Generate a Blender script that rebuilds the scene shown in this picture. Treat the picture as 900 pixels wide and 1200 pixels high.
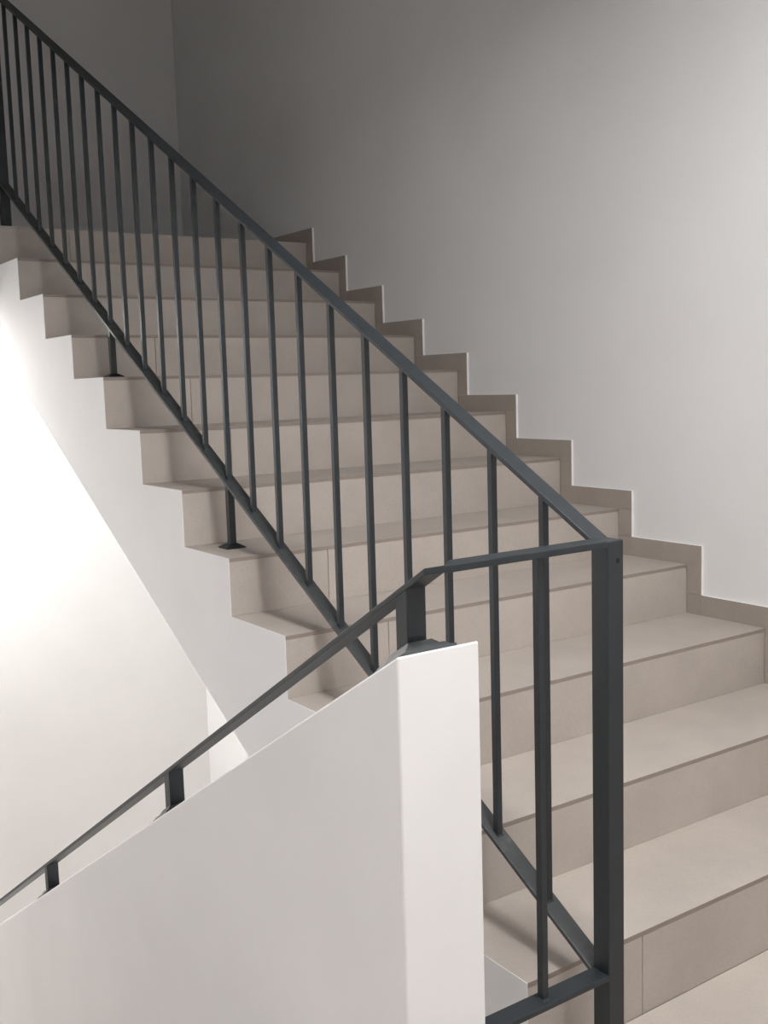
import bpy, math, random
from mathutils import Vector, Matrix
random.seed(4)
scene = bpy.context.scene
for o in list(bpy.data.objects):
    bpy.data.objects.remove(o, do_unlink=True)
col = scene.collection

# ------------------------------------------------------------------ camera
YAW, PITCH, ROLL, FPX = 0.597568554, -0.120662917, -0.0294391074, 1246.713
CAM = Vector((-1.26244589, -1.41409540, 1.13431546))
fw = Vector((math.sin(YAW)*math.cos(PITCH), math.cos(YAW)*math.cos(PITCH), math.sin(PITCH)))
rt = Vector((math.cos(YAW), -math.sin(YAW), 0)); up = rt.cross(fw)
rt2 = rt*math.cos(ROLL) + up*math.sin(ROLL); up2 = up*math.cos(ROLL) - rt*math.sin(ROLL)
cd = bpy.data.cameras.new('camera'); cam = bpy.data.objects.new('camera', cd); col.objects.link(cam)
cd.sensor_fit = 'VERTICAL'; cd.sensor_height = 36.0; cd.lens = 36.0*FPX/1200.0
cd.clip_start = 0.05
cam.matrix_world = Matrix(((rt2.x, up2.x, -fw.x, CAM.x), (rt2.y, up2.y, -fw.y, CAM.y),
                           (rt2.z, up2.z, -fw.z, CAM.z), (0, 0, 0, 1)))
scene.camera = cam

# ------------------------------------------------------------------ world, exposure, lamp powers
w = bpy.data.worlds.new('world'); scene.world = w; w.use_nodes = True
w.node_tree.nodes['Background'].inputs[0].default_value = (0.9, 0.95, 1.0, 1)
w.node_tree.nodes['Background'].inputs[1].default_value = 0.0
vs = scene.view_settings
vs.view_transform = 'Standard'; vs.look = 'None'; vs.gamma = 1.0; vs.use_curve_mapping = False
vs.exposure = 2.0
LAMP_MAIN, LAMP_LOW, FILL_UNDER = 24.2, 60.0, 52.0       # emission strength of the two ceiling lamps and the added fill light

# ------------------------------------------------------------------ measured geometry
G, R = 0.30, 0.167704
Y = {-1: -0.3, 0: 0.0078, 1: 0.2931, 2: 0.5965, 3: 0.9013, 4: 1.2032, 5: 1.4969, 6: 1.7998, 7: 2.1001,
     8: 2.4006, 9: 2.7006, 10: 3.0008, 11: 3.2995}
Z = {-1: -0.1812, 0: 0.0014, 1: 0.17, 2: 0.3446, 3: 0.5079, 4: 0.6696, 5: 0.8375, 6: 1.0075, 7: 1.1809,
     8: 1.338, 9: 1.5072, 10: 1.6747, 11: 1.8426}
WF = 1.5215          # face of the skirting tiles
XW = 1.5315          # plaster face of the right wall
XL = -1.90           # left wall
YF, YB = 4.80, -2.60 # far wall, wall behind the camera
PX0, PX1, PY = -0.370, -0.210, -0.126   # parapet
SKH, SKD = 0.0672, 0.0606
XR = 0.10            # railing plane

# ------------------------------------------------------------------ materials
def new_mat(name):
    m = bpy.data.materials.new(name); m.use_nodes = True
    nt = m.node_tree; b = nt.nodes['Principled BSDF']
    return m, nt, b

def noise(nt, scale, detail=4, rough=0.55):
    tc = nt.nodes.new('ShaderNodeTexCoord'); mp = nt.nodes.new('ShaderNodeMapping')
    n = nt.nodes.new('ShaderNodeTexNoise'); n.inputs['Scale'].default_value = scale
    n.inputs['Detail'].default_value = detail; n.inputs['Roughness'].default_value = rough
    nt.links.new(tc.outputs['Object'], mp.inputs['Vector']); nt.links.new(mp.outputs['Vector'], n.inputs['Vector'])
    return n, mp

def plaster(name, colr, rough=0.85, bump=0.08):
    m, nt, b = new_mat(name)
    n, _ = noise(nt, 2.2, 5)
    cr = nt.nodes.new('ShaderNodeValToRGB')
    c0 = [c*0.965 for c in colr]; c1 = [min(1, c*1.02) for c in colr]
    cr.color_ramp.elements[0].color = (*c0, 1); cr.color_ramp.elements[1].color = (*c1, 1)
    cr.color_ramp.elements[0].position = 0.3; cr.color_ramp.elements[1].position = 0.7
    nt.links.new(n.outputs['Fac'], cr.inputs['Fac']); nt.links.new(cr.outputs['Color'], b.inputs['Base Color'])
    n2, _ = noise(nt, 260, 3)
    bp = nt.nodes.new('ShaderNodeBump'); bp.inputs['Strength'].default_value = bump; bp.inputs['Distance'].default_value = 0.002
    nt.links.new(n2.outputs['Fac'], bp.inputs['Height']); nt.links.new(bp.outputs['Normal'], b.inputs['Normal'])
    b.inputs['Roughness'].default_value = rough
    return m

def tile_mat(name, colr, var=0.05, rough=0.5):
    """beige concrete-look porcelain: cloudy mottling, fine grain, slight change from tile to tile"""
    m, nt, b = new_mat(name)
    n, mp = noise(nt, 5.0, 6, 0.6)
    oi = nt.nodes.new('ShaderNodeObjectInfo')
    vm = nt.nodes.new('ShaderNodeVectorMath'); vm.operation = 'SCALE'; vm.inputs['Scale'].default_value = 37.0
    cmb = nt.nodes.new('ShaderNodeCombineXYZ')
    for i in range(3): nt.links.new(oi.outputs['Random'], cmb.inputs[i])
    nt.links.new(cmb.outputs[0], vm.inputs[0]); nt.links.new(vm.outputs[0], mp.inputs['Location'])
    cr = nt.nodes.new('ShaderNodeValToRGB')
    a = [c*(1-var*1.5) for c in colr]; c1 = [c*(1+var) for c in colr]
    cr.color_ramp.elements[0].color = (*a, 1); cr.color_ramp.elements[1].color = (*c1, 1)
    cr.color_ramp.elements[0].position = 0.32; cr.color_ramp.elements[1].position = 0.68
    nt.links.new(n.outputs['Fac'], cr.inputs['Fac'])
    g, _ = noise(nt, 160, 2)
    gm = nt.nodes.new('ShaderNodeMapRange'); gm.inputs['To Min'].default_value = 0.90; gm.inputs['To Max'].default_value = 1.08
    nt.links.new(g.outputs['Fac'], gm.inputs['Value'])
    rm = nt.nodes.new('ShaderNodeMapRange'); rm.inputs['To Min'].default_value = 0.965; rm.inputs['To Max'].default_value = 1.035
    nt.links.new(oi.outputs['Random'], rm.inputs['Value'])
    mu = nt.nodes.new('ShaderNodeMath'); mu.operation = 'MULTIPLY'
    nt.links.new(gm.outputs[0], mu.inputs[0]); nt.links.new(rm.outputs[0], mu.inputs[1])
    mx = nt.nodes.new('ShaderNodeVectorMath'); mx.operation = 'SCALE'
    nt.links.new(cr.outputs['Color'], mx.inputs[0]); nt.links.new(mu.outputs[0], mx.inputs['Scale'])
    nt.links.new(mx.outputs[0], b.inputs['Base Color'])
    b.inputs['Roughness'].default_value = rough
    b.inputs['Specular IOR Level'].default_value = 0.35
    return m

def metal_mat(name, colr, scuff=0.0):
    m, nt, b = new_mat(name)
    n, _ = noise(nt, 30, 5)
    cr = nt.nodes.new('ShaderNodeValToRGB')
    cr.color_ramp.elements[0].position = 0.35; cr.color_ramp.elements[1].position = 0.70
    cr.color_ramp.elements[0].color = (*[c*0.9 for c in colr], 1); cr.color_ramp.elements[1].color = (*[c*1.12 for c in colr], 1)
    nt.links.new(n.outputs['Fac'], cr.inputs['Fac'])
    src = cr.outputs['Color']
    if scuff:
        s, _ = noise(nt, 13, 7, 0.7)
        r2 = nt.nodes.new('ShaderNodeValToRGB'); r2.color_ramp.elements[0].position = 0.55; r2.color_ramp.elements[1].position = 0.78
        nt.links.new(s.outputs['Fac'], r2.inputs['Fac'])
        mx = nt.nodes.new('ShaderNodeMix'); mx.data_type = 'RGBA'
        mm = nt.nodes.new('ShaderNodeMath'); mm.operation = 'MULTIPLY'; mm.inputs[1].default_value = scuff
        nt.links.new(r2.outputs['Color'], mm.inputs[0]); nt.links.new(mm.outputs[0], mx.inputs['Factor'])
        nt.links.new(src, mx.inputs['A']); mx.inputs['B'].default_value = (0.30, 0.29, 0.27, 1)
        src = mx.outputs['Result']
    nt.links.new(src, b.inputs['Base Color'])
    b.inputs['Roughness'].default_value = 0.45
    b.inputs['Specular IOR Level'].default_value = 0.5
    return m

def plain(name, colr, rough=0.7):
    m, nt, b = new_mat(name)
    n, _ = noise(nt, 40, 3)
    mr = nt.nodes.new('ShaderNodeMapRange'); mr.inputs['To Min'].default_value = 0.93; mr.inputs['To Max'].default_value = 1.05
    nt.links.new(n.outputs['Fac'], mr.inputs['Value'])
    vm = nt.nodes.new('ShaderNodeVectorMath'); vm.operation = 'SCALE'; vm.inputs[0].default_value = colr
    nt.links.new(mr.outputs[0], vm.inputs['Scale']); nt.links.new(vm.outputs[0], b.inputs['Base Color'])
    b.inputs['Roughness'].default_value = rough
    return m

def glow(name, colr, strength):
    m, nt, b = new_mat(name)
    b.inputs['Base Color'].default_value = (0.8, 0.8, 0.8, 1)
    b.inputs['Emission Color'].default_value = (*colr, 1); b.inputs['Emission Strength'].default_value = strength
    return m

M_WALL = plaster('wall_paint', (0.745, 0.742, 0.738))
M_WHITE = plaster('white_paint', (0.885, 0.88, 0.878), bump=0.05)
M_CEIL = plaster('ceiling_paint', (0.80, 0.80, 0.79), bump=0.04)
TILE = (0.445, 0.398, 0.355)
M_TILE = tile_mat('stair_tile', TILE)
M_RISER = tile_mat('riser_tile', tuple(c*1.04 for c in TILE), 0.055)
M_SKIRT = tile_mat('skirting_tile', (0.36, 0.316, 0.276))
M_EDGE = plain('tile_edge', (0.285, 0.238, 0.205), 0.8)
M_GROUT = plain('grout', (0.30, 0.26, 0.23), 0.9)
M_CAULK = plain('white_caulk', (0.84, 0.83, 0.82), 0.6)
METAL = (0.0175, 0.0225, 0.0265)
M_METAL = metal_mat('anthracite_paint', METAL)
M_METAL_W = metal_mat('anthracite_paint_scuffed', METAL, 0.55)
M_METAL_D = metal_mat('anthracite_paint_dusty', (0.055, 0.060, 0.062), 0.5)
M_HOLE = plain('hole_dark', (0.004, 0.004, 0.004), 0.9)
M_LAMP = glow('opal_lamp', (1.0, 0.985, 0.99), LAMP_MAIN)
M_LAMP2 = glow('opal_lamp_lower', (1.0, 0.98, 0.96), LAMP_LOW)
M_FILL = glow('fill_light_under', (1.0, 0.97, 0.94), FILL_UNDER)
M_LBASE = plain('lamp_base_white', (0.8, 0.8, 0.8), 0.4)

# ------------------------------------------------------------------ mesh helpers
class MB:
    def __init__(s): s.v = []; s.f = []; s.m = []
    def add(s, vs_, fs, mi=0):
        o = len(s.v); s.v += [tuple(v) for v in vs_]
        for f in fs: s.f.append([o+i for i in f]); s.m.append(mi)
        return s
    def box(s, x0, x1, y0, y1, z0, z1, mi=0):
        vv = [(x0,y0,z0),(x1,y0,z0),(x1,y1,z0),(x0,y1,z0),(x0,y0,z1),(x1,y0,z1),(x1,y1,z1),(x0,y1,z1)]
        return s.add(vv, [(0,3,2,1),(4,5,6,7),(0,1,5,4),(1,2,6,5),(2,3,7,6),(3,0,4,7)], mi)
    def prism_x(s, prof, x0, x1, mi=0):
        """prof: list of (y, z) extruded along x"""
        n = len(prof)
        a = sum(prof[i][0]*prof[(i+1) % n][1]-prof[(i+1) % n][0]*prof[i][1] for i in range(n))
        if a < 0: prof = prof[::-1]
        vv = [(x0, y, z) for y, z in prof] + [(x1, y, z) for y, z in prof]
        fs = [tuple(range(n))[::-1], tuple(range(n, 2*n))] + [(i, (i+1) % n, n+(i+1) % n, n+i) for i in range(n)]
        return s.add(vv, fs, mi)
    def frustum(s, cx, cy, z0, z1, a0, a1, slope=0.0):
        """square pyramid stump; z follows slope*(y-cy)"""
        vv = []
        for (a, z) in ((a0, z0), (a1, z1)):
            for sx, sy in ((-1,-1),(1,-1),(1,1),(-1,1)):
                vv.append((cx+sx*a/2, cy+sy*a/2, z+slope*sy*a/2))
        return s.add(vv, [(0,3,2,1),(4,5,6,7),(0,1,5,4),(1,2,6,5),(2,3,7,6),(3,0,4,7)])
    def build(s, name, mats, parent=None, bevel=0.0, seg=1):
        me = bpy.data.meshes.new(name); me.from_pydata(s.v, [], s.f); me.update()
        if not isinstance(mats, (list, tuple)): mats = [mats]
        for m in mats: me.materials.append(m)
        for p, i in zip(me.polygons, s.m): p.material_index = i
        o = bpy.data.objects.new(name, me); col.objects.link(o)
        if parent: o.parent = parent
        if bevel:
            b = o.modifiers.new('bevel', 'BEVEL'); b.width = bevel; b.segments = seg; b.limit_method = 'ANGLE'; b.angle_limit = math.radians(25)
        return o

def empty(name, loc):
    o = bpy.data.objects.new(name, None); col.objects.link(o); o.location = loc; o.empty_display_size = 0.1
    return o
def keep(o):
    """part coordinates are written in world space: cancel the parent's location"""
    o.matrix_parent_inverse = Matrix.Translation(o.parent.location).inverted(); return o
def part(mb, name, mats, parent, bevel=0.0, seg=1): 
    o = mb.build(name, mats, parent, bevel, seg)
    root = parent
    off = Vector((0, 0, 0))
    while root is not None:
        off += root.location; root = root.parent
    o.location = -off if off.length else (0, 0, 0)
    return o
def tag(o, label, cat, group=None):
    o['label'] = label; o['category'] = cat
    if group: o['group'] = group
    return o
def struct(o, label=None):
    o['kind'] = 'structure'
    if label: o['label'] = label
    return o

# ------------------------------------------------------------------ room shell
ZLO, ZHI = -3.4, 5.6
T = 0.15
LZ = Z[-1]                     # landing floor
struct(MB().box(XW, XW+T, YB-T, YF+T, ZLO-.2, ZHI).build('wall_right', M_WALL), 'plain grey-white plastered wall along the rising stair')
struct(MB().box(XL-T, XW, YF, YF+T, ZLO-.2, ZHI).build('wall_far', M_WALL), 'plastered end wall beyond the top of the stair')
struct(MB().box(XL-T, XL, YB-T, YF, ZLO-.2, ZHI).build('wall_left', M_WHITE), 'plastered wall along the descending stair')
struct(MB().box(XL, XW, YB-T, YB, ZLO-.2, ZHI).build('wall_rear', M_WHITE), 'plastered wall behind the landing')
struct(MB().box(XL-T, XW+T, YB-T, YF+T, ZHI, ZHI+T).build('ceiling', M_CEIL), 'white ceiling high above the stairwell')
struct(MB().box(XL, XW, YB, YF, ZLO-.2, ZLO).build('floor_lowest', M_TILE), 'tiled floor at the bottom of the stairwell')
CZ = 2.72                      # underside of the landing above
struct(MB().box(XL, XW, YB, 0.03, CZ, CZ+.28).box(XL, XW, -0.12, 0.03, CZ-.085, CZ).build('ceiling_landing', M_CEIL), 'white underside of the landing above, with an added light-blocking edge beam')  # second box: unseen edge beam added to shade the upper stair

# landing floor: slab with porcelain tiles let in
fl = struct(MB().box(XL, XW, YB, -0.126, LZ-.25, LZ-.011).box(0.004, XW, -0.126, 0.018, LZ-.25, LZ-.011).build('floor', M_GROUT), 'beige tiled landing floor at the foot of the stair')
xs = [XL, -1.10, 0.10, 1.30, WF]
yy = [0.0078]
while yy[-1] > YB: yy.append(max(YB, yy[-1]-0.6))
g = 0.0008
for i in range(4):
    for j in range(len(yy)-1):
        x0, x1, y1, y0 = xs[i], xs[i+1], yy[j], yy[j+1]
        if y1-y0 < .02: continue
        if j == 0:
            if x0 < -1.5: boxes = [(x0, x1, y0, -0.126)]
            elif x0 < 0: boxes = [(x0, x1, y0, -0.126), (0.004, x1, -0.126, y1)]
            else: boxes = [(x0, x1, y0, y1)]
        else: boxes = [(x0, x1, y0, y1)]
        mb = MB()
        for b in boxes: mb.box(b[0]+g, b[1]-g, b[2]+g, b[3]-g, LZ-.011, LZ)
        part(mb, 'floor_tile', M_TILE, fl)

# parapet between descending flight and stairwell gap
ps = 0.5847
ptop = lambda y: 0.7235 - ps*(y-PY)
PEND = 3.30
pw = MB().prism_x([(PY, ptop(PY)), (PEND, ptop(PEND)), (PEND, ptop(PEND)-1.25), (0.15, ptop(0.15)-1.25), (PY, LZ-.25)], PX0, PX1)
struct(pw.build('wall_parapet', M_WHITE, None, 0.004, 2), 'white plastered sloping parapet carrying the flat steel handrail')

# upper half-landing slab, lower half-landing slab
ul = struct(MB().box(XL, XW, Y[11]+.011, YF, Z[11]-.30, Z[11]-.011).build('floor_upper_landing', M_WHITE), 'tiled half-landing at the top of the rising stair')
for i in range(4):
    part(MB().box(xs[i]+g, xs[i+1]-g, Y[11]-.0, YF-.012, Z[11]-.011, Z[11]), 'floor_tile', M_TILE, ul)
LLZ = LZ - 12*R
lo = struct(MB().box(XL, XW, PEND, YF, LLZ-.25, LLZ-.011).build('floor_lower_landing', M_WHITE), 'tiled half-landing at the bottom of the descending stair')
for i in range(4):
    part(MB().box(xs[i]+g, xs[i+1]-g, PEND, YF, LLZ-.011, LLZ), 'floor_tile', M_TILE, lo)

# ------------------------------------------------------------------ rising flight
fl_up = tag(empty('stair_flight', (0.76, 1.6, LZ)), 'beige tiled concrete stair flight rising beside the grey wall, white plastered side', 'staircase', 'tiled stair flights')
SK = 0.0015
soff = lambda y: 0.1324 + 0.5405*(y-1.1424)
# visible plaster side, profile at tile surface
def bot(y): return soff(y) if y >= 0.35 else (LZ-.25) + (soff(0.35)-(LZ-.25))*(y-Y[0])/(0.35-Y[0])
mb = MB()
for k in range(0, 11):                     # one upright strip per step keeps every face convex
    cuts = [Y[k], Y[k+1]] if not (Y[k] < 0.35 < Y[k+1]) else [Y[k], 0.35, Y[k+1]]
    for a, b in zip(cuts, cuts[1:]):
        mb.prism_x([(a, bot(a)), (b, bot(b)), (b, Z[k]), (a, Z[k])], 0.0, SK)
mb.prism_x([(Y[11], bot(Y[11])), (Y[11]+.011, bot(Y[11])), (Y[11]+.011, Z[11]), (Y[11], Z[11])], 0.0, SK)
part(mb, 'plaster_side', M_WHITE, fl_up)
prof2 = []
tt = 0.010
for k in range(0, 12):
    prof2 += [(Y[k]+tt, Z[k-1]-tt), (Y[k]+tt, Z[k]-tt)]
prof2 += [(Y[11]+.011, Z[11]-tt), (Y[11]+.011, soff(Y[11])), (0.35, soff(0.35)), (0.018, LZ-.25), (Y[0]+tt, LZ-.25)]
part(MB().prism_x(prof2, SK, XW-.001), 'flight_core', M_GROUT, fl_up)
XJ = 0.317
for k in range(0, 12):
    # riser: two tiles, upright joint at XJ
    z0, z1 = Z[k-1]+.0001, Z[k]-tt-.0006
    for (a, b) in ((SK+.0004, XJ-.0009), (XJ+.0009, WF-.0012)):
        part(MB().box(a, b, Y[k], Y[k]+tt, z0, z1), 'riser_tile', M_RISER, fl_up, 0.0006)
    if k < 11:
        # tread: one slab, raw front edge in its own darker tile colour
        yb = Y[k+1]+.004
        mb = MB(); f0 = Y[k]-.0006
        x0, x1 = SK+.0004, WF
        mb.add([(x0, f0, Z[k]), (x1, f0, Z[k]), (x1, yb, Z[k]), (x0, yb, Z[k]),
                (x0, f0+.0003, Z[k]-tt), (x1, f0+.0003, Z[k]-tt), (x1, yb, Z[k]-tt), (x0, yb, Z[k]-tt)],
               [(0,1,2,3), (4,7,6,5), (1,5,6,2), (2,6,7,3), (3,7,4,0)])
        mb.add([(x0, f0, Z[k]), (x1, f0, Z[k]), (x1, f0+.0003, Z[k]-tt), (x0, f0+.0003, Z[k]-tt)], [(0,3,2,1)], 1)
        part(mb, 'tread_tile', [M_TILE, M_EDGE], fl_up)

# ------------------------------------------------------------------ stepped skirting on the right wall
sk = struct(MB().box(WF+.002, XW, YB, Y[0]-SKD, LZ, LZ+SKH-.002).build('baseboard_right', M_GROUT), 'stepped beige tile skirting following the stair along the wall')
def skirt(y0, y1, z0, z1, front, top):
    x0, x1 = WF, XW
    vv = [(x0,y0,z0),(x1,y0,z0),(x1,y1,z0),(x0,y1,z0),(x0,y0,z1),(x1,y0,z1),(x1,y1,z1),(x0,y1,z1)]
    mb = MB()
    mb.add(vv, [(0,3,2,1),(1,2,6,5),(2,3,7,6),(3,0,4,7)])
    mb.add(vv, [(0,1,5,4)], 1 if front else 0); mb.add(vv, [(4,5,6,7)], 1 if top else 0)
    part(mb, 'skirting_tile', [M_SKIRT, M_CAULK], sk)
q = 0.0004
y = YB
while y < Y[0]-SKD-.05:
    y2 = min(y+.6, Y[0]-SKD)
    skirt(y+q, y2-q, LZ, LZ+SKH, False, True); y = y2
for k in range(0, 12):
    yn = Y[k+1]-SKD if k < 11 else YF-.01
    skirt(Y[k]-SKD, yn-q if k < 11 else yn, Z[k]-.0, Z[k]+SKH, True, True)            # along the tread
    skirt(Y[k]-SKD, Y[k], Z[k-1]+SKH+q, Z[k]-q, True, False)                          # up the riser
    # foot of the riser strip, beside the tread below
    skirt(Y[k]-SKD, Y[k], Z[k-1], Z[k-1]+SKH-q, False, False)
# far-wall skirting on the upper landing
bb = struct(MB().box(XL, WF, YF-.010, YF, Z[11], Z[11]+SKH).build('baseboard_far', M_SKIRT), 'beige tile skirting on the upper half-landing')

# ------------------------------------------------------------------ descending flight
fl_dn = tag(empty('stair_flight', (-1.1, 1.6, LLZ)), 'beige tiled stair flight descending behind the white parapet', 'staircase', 'tiled stair flights')
yd = lambda k: 0.16 + (PEND-0.16)/11*k      # edge of step k below the landing
zd = lambda k: LZ - R*k
dprof = [(PY, LZ-.011)]
for k in range(0, 12):
    dprof += [(yd(k)-.0 if k == 0 else yd(k), zd(k)-tt), (yd(k), zd(k+1)-tt)]
dprof = [(PY, LZ-.011), (yd(0)-tt, LZ-.011)]
for k in range(1, 12):
    dprof += [(yd(k-1)-tt, zd(k)-tt), (yd(k)-tt, zd(k)-tt)]
dprof += [(PEND-tt, LLZ-tt), (PEND-tt, LLZ-.25), (PEND-.3, LLZ-.25), (0.0, LZ-.45), (PY, LZ-.25)]
part(MB().prism_x(dprof, XL+.002, PX0-.001), 'flight_core', M_GROUT, fl_dn)
part(MB().box(XL+.002, PX0-.001, PY, yd(0), LZ-.0105, LZ), 'tread_tile', M_TILE, fl_dn)
for k in range(1, 13):
    y0 = yd(k-1)
    part(MB().box(XL+.002, PX0-.001, y0-tt, y0, zd(k)+.0006, zd(k-1)-tt-.001), 'riser_tile', M_TILE, fl_dn)
    if k < 12: part(MB().box(XL+.002, PX0-.001, y0+.0006, yd(k), zd(k)-tt, zd(k)), 'tread_tile', M_TILE, fl_dn)

# ------------------------------------------------------------------ stair railing (rising flight)
SL = 0.5665
hr_t = lambda y: 0.9000 + SL*y       # top of the handrail
hr_b = lambda y: hr_t(y) - 0.0108
br_t = lambda y: 0.0885 + SL*y       # top of the bottom rail
br_b = lambda y: br_t(y) - 0.0108
NY0, NY1 = -0.126, -0.086            # foot newel
TY0, TY1 = 3.46, 3.50                # head newel
NT = 0.8505
rail = tag(empty('stair_railing', (XR, NY0, LZ)), 'dark grey steel stair railing with upright bars along the rising flight', 'railing')
HW = 0.02
part(MB().prism_x([(NY1-.002, hr_b(NY1-.002)), (TY0, hr_b(TY0)), (TY0, hr_t(TY0)), (NY1-.002, hr_t(NY1-.002))], XR-HW, XR+HW), 'handrail', M_METAL, rail, 0.0012, 2)
part(MB().prism_x([(NY1-.002, br_b(NY1)), (TY0, br_b(TY0)), (TY0, br_t(TY0)), (NY1-.002, br_t(NY1))], XR-HW, XR+HW), 'bottom_rail', M_METAL_D, rail, 0.0012, 2)
BW = 0.007
for j in range(23):
    y = 0.056 + 0.1473*j
    mb = MB()
    a, b = y-BW, y+BW
    mb.prism_x([(a, br_t(a)-.001), (b, br_t(b)-.001), (b, hr_b(b)+.001), (a, hr_b(a)+.001)], XR-BW, XR+BW)
    part(mb, 'baluster', M_METAL, rail, 0.0008)
# weld beads at the foot of the bars stay as small collars
for j in range(23):
    y = 0.056 + 0.1473*j
    mb = MB().frustum(XR, y, br_t(y)-.0005, br_t(y)+.0035, .021, .0142, SL)
    part(mb, 'weld_bead', M_METAL_W, rail)
for j, k in ((3, 1), (9, 4), (15, 7)):
    y = 0.056 + 0.1473*j; h = 0.010
    a, b = y-h, y+h
    leg = part(MB().prism_x([(a, Z[k]+.004), (b, Z[k]+.004), (b, br_b(b)+.001), (a, br_b(a)+.001)], XR-h, XR+h), 'support_leg', M_METAL, rail, 0.0008)
    part(MB().frustum(XR, y, Z[k], Z[k]+.003, .060, .060).frustum(XR, y, Z[k]+.003, Z[k]+.014, .060, .024), 'base_plate', M_METAL, leg)
nw = part(MB().box(XR-.02, XR+.02, NY0, NY1, LZ+.003, NT), 'newel_post', M_METAL, rail, 0.0025, 3)
part(MB().frustum(XR, (NY0+NY1)/2, LZ, LZ+.003, .10, .10).frustum(XR, (NY0+NY1)/2, LZ+.003, LZ+.02, .10, .046), 'base_plate', M_METAL, nw)
# drilled hole near the top of the foot newel
mb = MB(); n = 14; hx, hz, r0 = 0.1053, 0.8142, 0.0042
rim = [(hx+r0*math.cos(2*math.pi*i/n), NY0-.0004, hz+r0*1.15*math.sin(2*math.pi*i/n)) for i in range(n)]
inn = [(x, NY0+.001, z) for x, _, z in rim]
mb.add(rim, [tuple(range(n))]); mb.add(rim+inn, [(i, (i+1) % n, n+(i+1) % n, n+i) for i in range(n)])
part(mb, 'drill_hole', M_HOLE, nw)
nh = part(MB().box(XR-.02, XR+.02, TY0, TY1, Z[11]+.003, hr_t(TY0)), 'newel_post', M_METAL, rail, 0.0025, 3)
part(MB().frustum(XR, (TY0+TY1)/2, Z[11], Z[11]+.004, .10, .10).frustum(XR, (TY0+TY1)/2, Z[11]+.004, Z[11]+.02, .10, .046), 'base_plate', M_METAL, nh)

# ------------------------------------------------------------------ parapet handrail with guard across the gap
hx0, hx1 = -0.315, -0.275
hxc = (hx0+hx1)/2
RS = 0.588
pr_t = lambda y: 0.8525 - RS*(y-PY)
pr_b = lambda y: pr_t(y) - 0.0110
hand = tag(empty('parapet_handrail', (hxc, PY, ptop(PY))), 'flat dark grey steel handrail on short posts along the white parapet', 'handrail')
part(MB().prism_x([(PY, pr_b(PY)), (3.1, pr_b(3.1)), (3.1, pr_t(3.1)), (PY, pr_t(PY))], hx0, hx1), 'handrail', M_METAL, hand, 0.0012, 2)
mb = MB(); pl = [(hx1-.001, NY0), (XR-.0195, NY0), (XR-.0195, NY1), (hx1+.038, NY1)]
mb.add([(x, y, NT-.0115) for x, y in pl]+[(x, y, NT+.0008) for x, y in pl], [(0,3,2,1),(4,5,6,7),(0,1,5,4),(1,2,6,5),(2,3,7,6),(3,0,4,7)])
part(mb, 'cross_rail', M_METAL, hand, 0.0015, 2)
part(MB().box(PX1-.0, XR-.0195, NY0, NY1, 0.040, 0.0505), 'bottom_cross_rail', M_METAL, hand, 0.0012, 2)
gx, gy = -0.0640, (NY0+NY1)/2
part(MB().box(gx-.007, gx+.007, gy-.007, gy+.007, 0.0495, NT-.0105), 'baluster', M_METAL, hand, 0.0008)
part(MB().frustum(gx, gy, 0.0500, 0.054, .021, .0142), 'weld_bead', M_METAL_W, hand)
for yc in (-0.060, 0.952, 2.060):
    a, b = yc-.0155, yc+.0155
    post = part(MB().prism_x([(a, ptop(a)+.012), (b, ptop(b)+.012), (b, pr_b(b)+.001), (a, pr_b(a)+.001)], hx0+.001, hx1-.001), 'post', M_METAL, hand, 0.001)
    part(MB().frustum(hxc, yc, ptop(yc)-.001, ptop(yc)+.008, .104, .102, -ps).frustum(hxc, yc, ptop(yc)+.008, ptop(yc)+.018, .094, .074, -ps)
         .frustum(hxc, yc, ptop(yc)+.018, ptop(yc)+.030, .066, .046, -ps), 'base_plate', M_METAL_D, post)

# ------------------------------------------------------------------ ceiling lamps, added fill light
def lamp(x, y, z, r, mat, label):
    t = tag(empty('ceiling_lamp', (x, y, z)), label, 'lamp', 'ceiling lamps of the stairwell')
    n = 40
    ring = lambda rr, zz: [(x+rr*math.cos(2*math.pi*i/n), y+rr*math.sin(2*math.pi*i/n), zz) for i in range(n)]
    def lathe(prof, name, m):
        mb = MB(); vv = []
        for rr, zz in prof: vv += ring(rr, zz)
        fs = [(a*n+i, a*n+(i+1) % n, (a+1)*n+(i+1) % n, (a+1)*n+i) for a in range(len(prof)-1) for i in range(n)]
        fs = [f[::-1] for f in fs]
        mb.add(vv, fs); mb.add(ring(*prof[-1]), [tuple(range(n))[::-1]]); mb.add(ring(*prof[0]), [tuple(range(n))])
        return part(mb, name, m, t)
    lathe([(r*1.02, z), (r*1.02, z-.03)], 'lamp_base', M_LBASE)
    lathe([(r*.97, z-.0305), (r*.965, z-.034), (r*.94, z-.036), (r*.5, z-.0375), (r*.2, z-.038)], 'diffuser', mat)
lamp(-0.04, -0.58, CZ, 0.28, M_LAMP, 'round opal ceiling lamp under the slab above the landing')
lamp(-0.24, 4.22, Z[11]-.30, 0.20, M_LAMP2, 'round opal ceiling lamp under the upper half-landing')
lamp(-0.32, -1.00, LZ-.25, 0.28, M_FILL, 'added unseen fill light under the landing slab, brightening the lower stairwell')  # unseen fill, added to lift the walls of the lower stairwell
